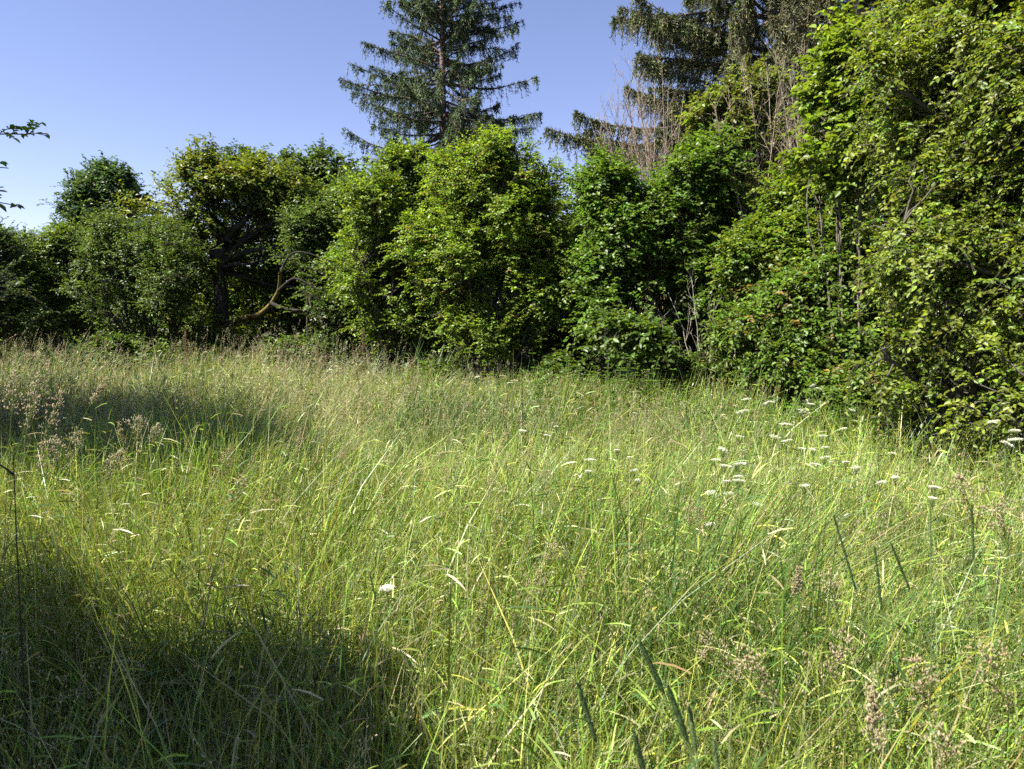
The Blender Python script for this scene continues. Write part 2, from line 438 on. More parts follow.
    # --- right of the middle
    b = ground_at(640, 10.2)
    broadleaf('elder_bush', 'tall mid-green bush just right of the tall bright bush, below the bare twigs', 'bush', b,
        [L_(622, 225, 10.2, 48, 48, .8), L_(672, 230, 10.3, 46, 58, .8), L_(640, 310, 10.2, 62, 50, .8), L_(600, 182, 10.4, 26, 28, .5), L_(705, 180, 10.3, 34, 42, .6), L_(590, 290, 10.5, 30, 55, .6), L_(700, 290, 10.2, 40, 45, .7)],
        850, 8, 8, .28, .056, .040, (.10, .185, .022), G_MID, .3, stems=2, sr=.045, spread=.35)
    b = ground_at(618, 9.3)
    broadleaf('viburnum_shrub', 'low shrub with pale layered leaves at the hedge foot right of the middle', 'bush', b,
        [L_(612, 340, 9.3, 38, 28, .5), L_(650, 350, 9.2, 28, 24, .5)],
        110, 6, 7, .24, .07, .05, (.09, .15, .03), G_MID, .2, stems=3, sr=.02, spread=.15, droop=.3)
    b = ground_at(755, 10.6)
    broadleaf('aspen_sapling', 'slender sapling with yellowish leaves rising in front of the big conifer', 'tree', b,
        [L_(748, 95, 10.6, 26, 36, .5), L_(725, 125, 10.6, 24, 40, .5), L_(760, 150, 10.6, 28, 40, .6), L_(700, 140, 10.5, 14, 50, .4), L_(735, 195, 10.5, 45, 45, .7)],
        300, 7, 6, .24, .06, .048, (.12, .145, .03), G_BRIGHT, .3, stems=2, sr=.03, bark=(.14, .11, .08), spread=.3, lo=.3)
    b = ground_at(770, 9.2)
    broadleaf('field_maple_bush', 'round leafy bush right of the tall pale pole stems', 'bush', b,
        [L_(800, 200, 9.2, 38, 36, .7), L_(790, 250, 9.0, 50, 40, .8), L_(740, 260, 9.4, 30, 40, .6), L_(835, 250, 8.8, 30, 50, .6)],
        620, 8, 8, .26, .052, .038, (.112, .190, .02), G_YEL, .3, stems=3, sr=.035, spread=.3)
    # layered boughs low right
    b = ground_at(800, 8.2)
    broadleaf('hornbeam_shrub', 'spreading shrub with layered hanging boughs over the white umbels', 'bush', b,
        [L_(800, 300, 8.2, 52, 30, .7), L_(762, 330, 8.2, 44, 22, .6), L_(840, 330, 7.8, 48, 36, .7), L_(865, 390, 7.2, 38, 34, .5), L_(790, 365, 8.0, 52, 20, .5), L_(860, 270, 7.8, 36, 40, .6)],
        800, 9, 8, .28, .050, .032, (.105, .175, .024), (.22, .15, .05), .05, stems=2, sr=.035, spread=.3, droop=.35, up=.05, six=True)
    b = ground_at(845, 7.6)
    broadleaf('sycamore_sapling', 'lime-green sapling with pale stem and big leaves left of the large right-hand tree', 'tree', b,
        [L_(845, 70, 7.6, 28, 40, .4), L_(830, 105, 7.6, 28, 26, .4), L_(845, 160, 7.4, 34, 40, .4), L_(870, 120, 7.2, 30, 60, .45), L_(815, 170, 7.8, 24, 22, .35)],
        300, 7, 7, .22, .058, .044, (.135, .198, .02), G_BRIGHT, .3, stems=1, sr=.018, bark=(.15, .13, .10), spread=.1, six=True, lo=.35)
    # --- big tree on the right
    b = np.array([4.2, 6.0, float(ground_z(4.2, 6.0))])
    broadleaf('beech_tree', 'large leafy tree filling the right edge of the photo down to the grass', 'tree', b,
        [(3.75, 6.0, 3.4, .95, 1.1, 1.2), (3.4, 5.9, 2.3, .7, .7, .9), (4.1, 6.4, 4.1, .95, .9, 1.1), (3.7, 5.3, 1.7, .8, .7, .8), (4.3, 5.0, 2.4, 1.0, 1.0, 1.4),
         (3.15, 5.35, 1.2, .55, .55, .6), (3.2, 4.7, .85, .5, .5, .5), (4.1, 4.7, 1.1, .7, .6, .8), (4.2, 5.6, 4.7, 1.1, 1.1, 1.2), (3.6, 4.6, 1.1, .5, .55, .6), (4.7, 4.7, 3.7, 1.2, 1.0, 1.1)],
        3000, 9, 9, .22, .038, .023, (.142, .198, .026), G_YEL, .25, stems=2, sr=.055, bark=(.07, .062, .05), spread=.25, six=True, droop=.45, up=.05, var=.28, lo=.6, flat=.5)
    # --- tree at the left edge: one bough reaches into the photo, its shade lies on the meadow
    b = np.array([-6.2, 4.6, float(ground_z(-6.2, 4.6))])
    rt = broadleaf('cherry_tree', 'tree just outside the left edge with one leafy bough tip reaching into the sky', 'tree', b,
        [(-7.2, 6.25, 4.3, 1.15, 1.1, 0.9), (-6.3, 5.55, 4.6, 1.0, 1.0, 0.8), (-5.0, 3.95, 4.7, 0.8, 0.7, 0.6), (-5.8, 4.65, 3.9, 0.9, 0.9, 0.8), (-7.6, 5.05, 3.8, 1.0, 1.0, 1.0)],
        1500, 9, 8, .3, .09, .055, G_MID, (.16, .1, .03), .04, stems=2, sr=.07, six=True, spread=.1)
    g, gb = Geo(), Geo()
    p0 = np.array([-5.2, 4.4, 2.5]); tip = at(30, 134, 4.6); tip2 = at(14, 205, 4.6)
    P0 = np.array([p0, p0, p0]); P2 = np.array([tip, tip2, at(8, 168, 4.5)]); P1 = (P0+P2)/2+np.array([0, 0, .1])
    tubes(gb, P0, P1, P2, .012, .003, 6, 5, (.06, .05, .04))
    foliage(g, gb, P0, P1, P2, np.tile([[.6, -.3, .6]], (3, 1)), 22, .10, 6, .045, .024, G_BRIGHT, (.06, .05, .04), .3, .1, True, alt=(.25, .12, .03), pa=.05, tmin=.45)
    o = gb.build('reaching_bough', M_BARK, rt, b); g.build('leaf_spray', M_LEAF, o, b)
    o.matrix_parent_inverse.identity()
    o.children[0].location = (0, 0, 0)
    b = np.array([-7.6, 7.7, float(ground_z(-7.6, 7.7))])
    broadleaf('willow_tree', 'greyish narrow-leaved tree outside the left edge, twigs showing below the leafy bough tip', 'tree', b,
        [(-7.6, 7.7, 2.2, 1.3, 1.2, 1.0), (-7.0, 8.3, 1.9, 1.2, 1.0, .8), (-7.9, 7.0, 3.0, 1.1, 1.1, .9)],
        420, 8, 7, .3, .07, .022, (.06, .09, .045), G_MID, .1, stems=2, sr=.05, six=True, spread=.1)
    # bush behind the left of the viewer, whose shade darkens the near corner
    b = np.array([-3.1, .6, float(ground_z(-3.1, .6))])
    broadleaf('bramble_bush', 'bush standing left of the viewpoint that shades the near left corner', 'bush', b,
        [(-2.32, 1.02, 2.3, 0.75, 0.6, 0.6), (-3.47, 1.67, 2.2, 0.85, 0.55, 0.7), (-3.17, 0.92, 2.6, 0.8, 0.7, 0.6), (-3.9, 1.7, 2.6, 0.8, 0.7, 0.8), (-2.35, 0.75, 2.55, 0.6, 0.5, 0.5)],
        2400, 9, 8, .28, .08, .055, G_MID, G_DARK, .3, stems=3, sr=.03)

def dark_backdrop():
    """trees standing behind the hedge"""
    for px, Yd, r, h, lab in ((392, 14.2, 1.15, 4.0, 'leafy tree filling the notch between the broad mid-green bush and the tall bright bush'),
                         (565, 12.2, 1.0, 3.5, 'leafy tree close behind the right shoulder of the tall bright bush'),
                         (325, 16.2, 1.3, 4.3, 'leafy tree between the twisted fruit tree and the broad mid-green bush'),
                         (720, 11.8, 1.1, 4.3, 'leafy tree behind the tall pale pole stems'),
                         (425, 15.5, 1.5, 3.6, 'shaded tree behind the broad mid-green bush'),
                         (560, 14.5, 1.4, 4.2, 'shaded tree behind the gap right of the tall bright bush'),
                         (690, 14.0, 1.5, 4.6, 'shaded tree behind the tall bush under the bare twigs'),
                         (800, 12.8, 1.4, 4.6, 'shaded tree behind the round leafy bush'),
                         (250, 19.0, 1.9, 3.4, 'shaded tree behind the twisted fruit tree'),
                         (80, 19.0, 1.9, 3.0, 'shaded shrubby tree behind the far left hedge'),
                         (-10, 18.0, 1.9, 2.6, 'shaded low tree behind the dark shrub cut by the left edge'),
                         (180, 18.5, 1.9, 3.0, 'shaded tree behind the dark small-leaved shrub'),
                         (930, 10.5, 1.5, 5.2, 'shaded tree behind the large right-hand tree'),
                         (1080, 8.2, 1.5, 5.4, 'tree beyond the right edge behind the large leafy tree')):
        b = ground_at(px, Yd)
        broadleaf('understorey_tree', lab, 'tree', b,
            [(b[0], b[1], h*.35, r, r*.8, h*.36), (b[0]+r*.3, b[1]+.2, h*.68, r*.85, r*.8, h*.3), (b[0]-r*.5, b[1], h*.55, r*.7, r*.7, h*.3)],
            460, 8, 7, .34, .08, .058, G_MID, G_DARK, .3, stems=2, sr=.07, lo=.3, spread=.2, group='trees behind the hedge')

# ------------------------------------------------------------------ conifers
def conifer(name, label, base, H, R, z0, nwh, per, col, lean=0., seed=0, hang=.45, dens=1.0, prof=.75, extra_b=()):
    base = np.asarray(base, float)
    rt = root(name, label, 'conifer tree', base)
    gs, gc = Geo(), Geo(); bk = (.13, .10, .085)
    top = base+np.array([lean, 0, H])
    tubes(gs, base-np.array([0, 0, .2]), (base+top)/2, top, H*.0105, .012, 20, 10, bk)
    B0, B1, B2, RR = [], [], [], []
    for k in range(nwh):
        z = z0+(H-.4-z0)*(k/(nwh-1))**.92
        f = 1-(z-z0*.4)/(H-z0*.4)
        n = per if f > .25 else per-1
        a0 = rng.uniform(0, 6.28)
        for j in range(n):
            a = a0+j*6.283/n+rng.normal()*.22
            L = R*max(f, .02)**prof*rng.uniform(.45, 1.1)+.15
            zz = z+rng.normal()*.28
            o = np.array([math.cos(a), math.sin(a), 0])
            p0 = base+np.array([lean*zz/H, 0, zz])
            sag = .18 if f > .5 else -.15
            sag += rng.normal()*.15; p1 = p0+o*L*.55+np.array([0, 0, -L*sag]); p2 = p0+o*L+np.array([rng.normal()*.1*L, rng.normal()*.1*L, -L*(sag*.75)+L*.14*rng.uniform(-.3, 2)])
            B0.append(p0); B1.append(p1); B2.append(p2); RR.append(L)
    for p0, p1, p2 in extra_b:
        B0.append(p0); B1.append(p1); B2.append(p2); RR.append(np.linalg.norm(p2-p0))
    B0, B1, B2, RR = map(np.array, (B0, B1, B2, RR))
    tubes(gs, B0, B1, B2, .012+RR*.011, .006, 7, 5, bk, jit=.02)
    # branchlets hanging from the branches
    cnt = (RR*30*dens).astype(int)+6
    idx = np.repeat(np.arange(len(B0)), cnt); n = len(idx)
    t = .12+.88*rng.random(n)**.75
    p, T = curve_at(B0[idx], B1[idx], B2[idx], t)
    hz = unit(np.cross(T, [0, 0, 1.]))*np.where(rng.random(n) < .5, 1, -1)[:, None]
    l = (.18+.5*rng.random(n))*np.clip(RR[idx]*.35+.3, .4, 1.15)*(1.15-t*.65)
    q1 = p+(T*.35+hz*.55*rng.random((n, 1)))*l[:, None]*.6+np.array([0, 0, .02])
    q2 = q1+(T*.25+hz*.25*rng.random((n, 1)))*l[:, None]*.5-np.array([0, 0, 1])*(l*hang*rng.uniform(.5, 1.6, n))[:, None]
    tubes(gs, p, q1, q2, .005, .003, 3, 3, bk)
    m = 15
    jd = np.repeat(np.arange(n), m); L = len(jd)
    tt = rng.random(L)**.85
    pp, TT = curve_at(p[jd], q1[jd], q2[jd], tt)
    ax = unit(TT*.8+rdir(L)*.75)
    c = tint(col, n, .22)[jd]*np.exp(rng.normal(size=(L, 1))*.15)
    tipm = (tt > .88)[:, None]
    c = np.where(tipm, c*np.array([1.3, 1.25, .9]), c)
    leaves(gc, pp, ax, rdir(L), rng.uniform(.06, .12, L), rng.uniform(.013, .024, L), c, 0, False, .2)
    # needles right on the branch ends
    idx = np.repeat(np.arange(len(B0)), (RR*40).astype(int)+14); n2 = len(idx)
    t = .35+.65*rng.random(n2); p, T = curve_at(B0[idx], B1[idx], B2[idx], t)
    leaves(gc, p+rng.normal(size=p.shape)*.012, unit(T+rdir(n2)*.9), rdir(n2), rng.uniform(.06, .12, n2), .014, tint(col, n2, .25), 0, False, .2)
    gs.build('trunk', M_BARK, rt, base); gc.build('crown', M_NEEDLE, rt, base)
    return rt

def build_conifers():
    b = ground_at(443, 21)
    conifer('spruce_tree', 'tall free-standing conifer rising above the middle bush against the blue sky', b, 15.5, 3.5, 3.2, 44, 9, (.075, .115, .045), lean=.1, prof=.78, hang=.8, dens=.62)
    b = ground_at(735, 17.5)
    s = at(735, 150, 17.5)
    ext = []
    for (x, y), (x1, y1), (x2, y2), dy in (((735, 120), (640, 165), (548, 128), -.5), ((735, 105), (650, 150), (575, 112), -1.2), ((735, 45), (680, 30), (634, 14), -.6), ((735, 70), (690, 60), (640, 55), -.9),
                                          ((735, 140), (660, 165), (590, 150), -1.5), ((735, 60), (680, 40), (655, 30), -1.4)):
        ext.append((at(x, y, 17.5), at(x1, y1, 17.5+dy/2), at(x2, y2, 17.5+dy)))
    conifer('weeping_spruce', 'huge dark drooping conifer behind the bare twigs, upper right', b, 17.5, 3.5, 4.0, 34, 8, (.105, .125, .045), lean=.2, hang=1.1, dens=1.6, prof=.45, extra_b=ext)
    b = ground_at(842, 14.5)
    conifer('larch_tree', 'brownish sparse conifer with hanging shoots between the drooping conifer and the right-hand tree', b, 14, 2.0, 3.5, 30, 7, (.11, .115, .05), hang=1.2, dens=.9, prof=.35)

# ------------------------------------------------------------------ bare stems
def bare(name, label, base, tips, r, col, twigs=3, cat='shrub', tl=.6):
    rt = root(name, label, cat, base); g, g2 = Geo(), Geo()
    base = np.asarray(base, float); tips = np.asarray(tips, float); n = len(tips)
    P0 = base+np.c_[rng.normal(size=n)*.12, rng.normal(size=n)*.12, np.full(n, -.05)]
    mid = P0*.5+tips*.5; mid[:, :2] = P0[:, :2]*.7+tips[:, :2]*.3; mid += rng.normal(size=mid.shape)*.08
    tubes(g, P0, mid, tips, r, r*.22, 12, 6, col, jit=.008)
    idx = np.repeat(np.arange(n), twigs); m = len(idx); t = rng.uniform(.4, .98, m)
    p, T = curve_at(P0[idx], mid[idx], tips[idx], t)
    l = tl*rng.uniform(.4, 1.2, m)*(1.3-t)
    d = unit(T*.8+rdir(m)*.5+np.array([0, 0, .25]))
    q = p+d*l[:, None]; qm = (p+q)/2+rng.normal(size=p.shape)*.03
    tubes(g2, p, qm, q, r*.28, r*.1, 4, 3, col)
    idx = np.repeat(np.arange(m), 4); k = len(idx); t = rng.uniform(.2, 1, k)
    a, T = curve_at(p[idx], qm[idx], q[idx], t); l2 = l[idx]*rng.uniform(.2, .6, k)
    d = unit(T*.7+rdir(k)*.6+np.array([0, 0, .15]))
    tubes(g2, a, a+d*l2[:, None]*.5+rng.normal(size=a.shape)*.015, a+d*l2[:, None], r*.19, r*.08, 3, 3, col)
    g.build('stem', M_BARK, rt, base); g2.build('twigs', M_BARK, rt, base)

def build_foot():
    for px, Yd, w_, h_, lab in ((440, 10.7, 26, 24, 'low dark bramble clump at the left foot of the tall bright bush'),
                         (560, 10.4, 34, 26, 'low dark bramble clump at the right foot of the tall bright bush'),
                         (690, 9.4, 40, 30, 'low bramble clump under the dead grey twigs'),
                         (300, 13.4, 40, 22, 'low bramble clump in front of the small-leaved shrub'),
                         (215, 14.0, 46, 22, 'low bramble clump around the base of the twisted fruit tree'),
                         (120, 13.2, 46, 24, 'low lit bramble clump below the dark small-leaved shrub')):
        b = ground_at(px, Yd); py = at(0, 0, 1)*0; c = b+np.array([0, 0, .75])
        broadleaf('bramble_clump', lab, 'bush', b, [(c[0], c[1], c[2], w_/F*Yd, .5, h_/F*Yd), (c[0]+w_/F*Yd*.7, c[1], c[2]-.15, w_/F*Yd*.7, .4, h_/F*Yd*.7)],
            150, 7, 7, .22, .055, .04, G_MID, G_DARK, .3, stems=3, sr=.012, six=False, spread=.2, droop=.3)

def build_bare():
    b = ground_at(665, 11.6)
    tips = [at(x, y, 11.6+rng.normal()*.3) for x, y in ((612, 92), (622, 70), (605, 110), (632, 60), (640, 85), (650, 100), (662, 66), (672, 110), (618, 120), (600, 95), (615, 80), (627, 100), (636, 75), (645, 110), (655, 80), (607, 140), (590, 120), (638, 98), (625, 85), (668, 90), (648, 130), (684, 95), (598, 130), (630, 110))]
    bare('dead_shrub', 'fan of bare brown twigs rising against the sky left of the drooping conifer', b, tips, .015, (.26, .20, .15), 14, tl=1.0)
    b = ground_at(768, 10.0)
    tips = [at(x, y, 10.0+rng.normal()*.2) for x, y in ((766, 62), (778, 90), (757, 118), (792, 98), (800, 130), (742, 60), (728, 85), (785, 60), (750, 80), (715, 110))]
    bare('pole_stems', 'thin pale bare poles standing between the yellowish sapling and the round bush', b, tips, .017, (.26, .21, .15), 26, tl=.8)
    b = ground_at(820, 9.6)
    tips = [at(x, y, 9.6+rng.normal()*.2) for x, y in ((812, 60), (835, 75), (790, 70), (805, 40), (820, 90), (840, 20), (785, 110), (775, 50), (826, 110), (850, 40), (862, 95), (800, 90))]
    bare('withered_shrub', 'bare greyish shoots tangled left of the lime-green sapling', b, tips, .014, (.26, .21, .15), 30, tl=.9)
    b = ground_at(700, 9.5)
    tips = [at(x, y, 9.5+rng.normal()*.2) for x, y in ((668, 292), (735, 285), (715, 300), (648, 320), (690, 270), (745, 310))]
    bare('dead_branches', 'dead grey twigs in the dark hollow low in the right half of the hedge', b, tips, .012, (.30, .27, .22), 7)

# ------------------------------------------------------------------ grass
def blades(g, p, h, lean, wd, col, curl=.5, lev=(0, .38, .72, 1.0), mi=0):
    n = len(p); a = rng.uniform(0, 6.283, n)
    face = np.c_[np.cos(a), np.sin(a), np.zeros(n)]
    ld = lean
    V = []
    for k, t in enumerate(lev):
        c = p+np.c_[np.zeros(n), np.zeros(n), h*(t-curl*.25*t*t*np.minimum(1, np.linalg.norm(ld, axis=1)))]
        c = c+np.c_[ld, np.zeros(n)]*(h*(t*.35+t*t*.65))[:, None]
        wk = wd*(1, .95, .7, .12)[k]
        V += [c-face*wk[:, None]/2, c+face*wk[:, None]/2]
    V = np.stack(V, 1); m = len(lev)*2
    k = np.arange(n)[:, None]*m
    f = np.concatenate([k+np.array([2*s, 2*s+1, 2*s+3, 2*s+2]) for s in range(len(lev)-1)])
    g.add(V.reshape(-1, 3), f, np.repeat(col, m, 0), mi)

def strap3(g, p, d, l, wd, col):
    n = len(p); side = unit(np.cross(d, rdir(n))); V = []
    for t, w_ in ((0, .7), (.4, 1), (.75, .75), (1, .1)):
        c = p+d*(l*t)[:, None]-np.array([0, 0, 1])*(l*.3*t*t)[:, None]
        V += [c-side*(wd*w_)[:, None], c+side*(wd*w_)[:, None]]
    V = np.stack(V, 1); k = np.arange(n)[:, None]*8
    f = np.concatenate([k+np.array([2*s, 2*s+1, 2*s+3, 2*s+2]) for s in range(3)])
    g.add(V.reshape(-1, 3), f, np.repeat(col, 8, 0))

def field(x, y, s, k=0.):
    return noise(np.c_[x, y, np.full(len(x), k)], s)

def scatter(n, y0, y1, marg=.85, extra=1.0):
    """points on the meadow within a generous wedge"""
    y = np.sqrt(rng.uniform(0, 1, n)*(y1**2-y0**2)+y0**2) if y0 >= 0 else rng.uniform(y0, y1, n)
    x = rng.uniform(-1, 1, n)*(y*marg+extra)
    return x, y

def hedge_y(x):
    """front line of the hedge: y distance at which the bushes begin"""
    return np.interp(x, [-14, -9, -6, -3.5, -1.5, 0, 1.5, 2.2, 2.7, 3.2, 6], [15.5, 15, 14.6, 13.0, 11.6, 10.6, 9.8, 8.8, 7.2, 4.6, 3.6])

def build_grass():
    zones = ((0.35, 2.6, 50000, .0045), (2.6, 5.5, 125000, .0052), (5.5, 10, 140000, .0078), (10, 20, 110000, .0125))
    g = Geo(); gs = Geo()
    for y0, y1, n, wd in zones:
        x, y = scatter(n, y0, y1)
        k = y < hedge_y(x)+.8
        x, y = x[k], y[k]; n = len(x)
        tuft = field(x, y, 1.3, 3.)
        d1 = field(x, y, .45, 9.)
        h = (.50+.16*tuft+.12*d1+.14*field(x, y, 3.3, 21.))*np.exp(rng.normal(size=n)*.24)
        h = np.clip(h, .12, 1.05)
        wind = np.c_[.12+.25*field(x, y, 1.1, 5.), .0+.25*field(x, y, 1.1, 15.)]
        lean = wind+rng.normal(size=(n, 2))*np.where(rng.random(n) < .45, .16, .45)[:, None]
        c = tint((.184, .242, .040), n, .38)
        k2 = rng.random(n) < .13+.12*np.clip(d1, 0, 1)+np.clip(-x*.03, -.09, .16)+.10*np.clip((y-6)/6, 0, 1)
        c[k2] = tint((.33, .295, .155), k2.sum(), .25)
        tf = np.clip(field(x, y, 2.0, 31.)-.15, 0, 1)*1.6
        k3 = rng.random(n) < .10+.8*tf; h = h*(1+.35*tf)
        c[k3] = tint((.07, .14, .035), k3.sum(), .2)
        c *= (1+.22*tuft+.15*field(x, y, 3.3, 21.))[:, None]
        p = np.c_[x, y, ground_z(x, y)-.01]
        blades(g, p, h, lean, wd*rng.uniform(.6, 1.5, n), np.clip(c, .005, .6))
        # leaf blades carried higher up on the culms, arching every way
        k = rng.integers(0, n, int(n*1.3)); m = len(k)
        q = p[k]+np.c_[lean[k]*(h[k]*.25)[:, None], h[k]*rng.uniform(.35, .95, m)]
        d = unit(np.c_[rng.normal(size=(m, 2))*.9+wind[k], rng.uniform(-.1, 1.4, m)])
        l = rng.uniform(.03, .12, m)
        strap3(g, q, d, l, wd*rng.uniform(.5, 1.1, m)*.62, np.clip(c[rng.integers(0, n, m)]*.98, .005, .5))
    # broad low herb leaves in the sward
    x, y = scatter(26000, .4, 9); k = y < hedge_y(x)+.5; x, y = x[k], y[k]; n = len(x)
    p = np.c_[x, y, ground_z(x, y)+rng.uniform(.05, .45, n)]
    ax = rdir(n); ax[:, 2] = np.abs(ax[:, 2])*.5
    leaves(g, p, ax, unit(np.array([0, 0, 1.])+rdir(n)*.6), rng.uniform(.03, .07, n), rng.uniform(.012, .025, n), tint((.09, .16, .025), n, .25))
    o = g.build('meadow_grass', M_GRASS); o['kind'] = 'stuff'; o['label'] = 'long green uncut meadow grass'; o['category'] = 'grass'
    # stalks with seed heads, far too many to count
    for y0, y1, n, wd in ((.8, 3, 1900, .0016), (3, 6, 7000, .0019), (6, 10, 14000, .0026), (10, 18, 15000, .0036)):
        x, y = scatter(n, y0, y1); k = (y < hedge_y(x)+.3) & (rng.random(n) < .5+.6*field(x, y, .9, 2.)+np.clip(-x*.08, -.25, .5)); x, y = x[k], y[k]; n = len(x)
        h = (.76+.16*field(x, y, .9, 7.)+.22*np.clip((y-7)/5, 0, 1)*(x < 0))*np.exp(rng.normal(size=n)*.15)
        lean = np.c_[.20+.2*field(x, y, .8, 5.), .05*np.ones(n)]+rng.normal(size=(n, 2))*.22
        p = np.c_[x, y, ground_z(x, y)]
        col = tint((.30, .31, .13), n, .25)
        blades(gs, p, h, lean, np.full(n, wd)*1.3, col)
        m = 16; jd = np.repeat(np.arange(n), m); L = len(jd)
        hl = rng.uniform(.08, .20, n)[jd]
        t = 1-hl/h[jd]*rng.random(L)
        nl = np.minimum(1, np.linalg.norm(lean[jd], axis=1))
        q = p[jd]+np.c_[lean[jd]*(h[jd]*(t*.35+t*t*.65))[:, None], h[jd]*(t-.125*t*t*nl)]
        sp = rng.choice([.004, .010, .018], n)[jd]
        q = q+rng.normal(size=(L, 3))*sp[:, None]
        ax = unit(np.c_[lean[jd], np.ones(L)]+rdir(L)*.5)
        pc = tint((.46, .41, .27), n, .22)[jd]
        s_ = wd/.0018
        leaves(gs, q, ax, rdir(L), rng.uniform(.006, .013, L)*min(s_, 1.6), rng.uniform(.002, .004, L)*s_, pc)
    o = gs.build('seeding_grass', M_DRY); o['kind'] = 'stuff'; o['label'] = 'tan seeding grass heads over the meadow'; o['category'] = 'grass'

# ------------------------------------------------------------------ single plants
def spindle(g, p, ax, L, W, col):
    n = len(p); ax = unit(ax); r = np.cross(ax, [0.3, .5, .8]); r = unit(r); s = np.cross(ax, r)
    L = np.broadcast_to(L, (n,))[:, None]; W = np.broadcast_to(W, (n,))[:, None]; m = p+ax*L*.45
    V = np.stack([p, m+r*W*.5, m+s*W*.5, m-r*W*.5, m-s*W*.5, p+ax*L], 1); k = np.arange(n)[:, None]*6
    f = np.concatenate([k+np.array(q) for q in ((0, 2, 1), (0, 3, 2), (0, 4, 3), (0, 1, 4), (5, 1, 2), (5, 2, 3), (5, 3, 4), (5, 4, 1))])
    g.add(V.reshape(-1, 3), f, np.repeat(col, 6, 0))

def stalk_curve(base, tip):
    base, tip = np.asarray(base, float), np.asarray(tip, float)
    mid = (base+tip)/2; mid[:2] = base[:2]*.8+tip[:2]*.2; mid[2] = base[2]+(tip[2]-base[2])*.6
    return base, mid, tip

def panicle(px, py, Yd, label, hl=.17, wdt=.045, col=(.36, .27, .19), group='seed-headed grasses', lean=.18, dens=70, name='seed_headed_plant', scol=(.16, .2, .05), r=.0014):
    tip = at(px, py, Yd); b = np.array([tip[0]-lean*tip[2]*.7, tip[1]-rng.normal()*.05, 0]); b[2] = ground_z(b[0], b[1])-.01
    rt = root(name, label, 'grass plant', b, group)
    a, m, t = stalk_curve(b, tip); g = Geo()
    tubes(g, a, m, t, r, r*.4, 12, 5, scol)
    lfp, T = curve_at(np.tile(a, (3, 1)), np.tile(m, (3, 1)), np.tile(t, (3, 1)), np.array([.12, .3, .48]))
    g.build('stem', M_STEM, rt, b)
    g = Geo()
    H = np.linalg.norm(t-a); hl = hl*1.15
    tt = 1-hl/H*rng.random(dens)**.9; n = dens
    p, T = curve_at(np.tile(a, (n, 1)), np.tile(m, (n, 1)), np.tile(t, (n, 1)), tt)
    side = rdir(n); side = unit(side-T*np.sum(side*T, 1, keepdims=True))
    frac = (1-tt)/(hl/H)
    out = wdt*(.12+.9*frac)*rng.uniform(.1, 1.15, n)
    q = p+side*(out*.8)[:, None]+T*(out*1.7)[:, None]
    tubes(g, p, (p+q)/2, q, .0004, .0003, 1, 3, scol)
    k = np.repeat(np.arange(n), 3); qq = q[k]+rng.normal(size=(3*n, 3))*.0035
    sz = 1.15
    spindle(g, qq, T[k]*.8+side[k]*.4+rdir(3*n)*.3, sz*rng.uniform(.006, .011, 3*n), sz*rng.uniform(.0018, .0032, 3*n), tint(col, 3*n, .2))
    g.build('seed_head', M_DRY, rt, b)
    d = unit(rng.normal(size=(3, 3))*np.array([1, 1, 0])+np.array([0, 0, .9]))
    ll = rng.uniform(.14, .28, 3)
    for k in range(3):
        g = Geo(); tubes_leaf(g, lfp[k:k+1], d[k:k+1], ll[k:k+1], .0026, tint((.15, .19, .035), 1, .2)); g.build('leaf_blade', M_GRASS, rt, b)
    return rt

def tubes_leaf(g, p, d, l, wd, col):
    """arching strap leaves"""
    n = len(p); side = unit(np.cross(d, [0, 0, 1.])+1e-4); V = []
    for t, w_ in ((0, .8), (.3, 1), (.6, .85), (.85, .5), (1, .08)):
        c = p+d*(l*t)[:, None]-np.array([0, 0, 1])*(l*.55*t*t)[:, None]
        V += [c-side*wd*w_, c+side*wd*w_]
    V = np.stack(V, 1); k = np.arange(n)[:, None]*10
    f = np.concatenate([k+np.array([2*s, 2*s+1, 2*s+3, 2*s+2]) for s in range(4)])
    g.add(V.reshape(-1, 3), f, np.repeat(col, 10, 0))

def foxtail(px0, py0, px1, py1, Yd, label, rad=.0042, col=(.05, .075, .03), group='foxtail grasses in the foreground'):
    """spike from (px0,py0) top to (px1,py1) bottom"""
    top = at(px0, py0, Yd); bot = at(px1, py1, Yd*.985)
    d = unit(bot-top); zz = bot[2]
    b = bot+np.array([d[0]*.3*zz*.5, d[1]*.1, 0]); b[2] = ground_z(b[0], b[1])-.01
    rt = root('foxtail_plant', label, 'grass plant', b, group)
    mid = bot+d*zz*.5; g = Geo()
    tubes(g, b, mid, bot, .0013, .001, 12, 6, (.09, .14, .04)); g.build('stem', M_STEM, rt, b)
    g = Geo(); n = 22
    L = np.linalg.norm(top-bot); T = unit(top-bot); A = unit(np.cross(T, [0, 1., 0])); B = np.cross(T, A)
    t = np.linspace(0, 1, n); R = rad*np.sin(np.clip(t*1.02+.02, 0, 1)*np.pi)**.35*(1-.25*t)
    an = np.arange(12)/12*2*np.pi
    V = bot+T*(t*L)[:, None, None]+(R[:, None, None])*(np.cos(an)[:, None]*A+np.sin(an)[:, None]*B)*(1+rng.normal(size=(n, 12, 1))*.08)
    i = np.arange(n-1)[:, None]*12; j = np.arange(12)[None]
    g.add(V.reshape(-1, 3), np.stack([i+j, i+(j+1) % 12, i+12+(j+1) % 12, i+12+j], -1).reshape(-1, 4), col)
    m = 900; tt = rng.random(m); a = rng.uniform(0, 6.28, m)
    o = np.cos(a)[:, None]*A+np.sin(a)[:, None]*B
    rr = np.interp(tt, t, R)
    leaves(g, bot+T*(tt*L)[:, None]+o*(rr*.8)[:, None], unit(T+o*.7), o, .0045, .0007, tint(np.array(col)*1.5, m, .3))
    g.build('spike', M_STEM, rt, b)

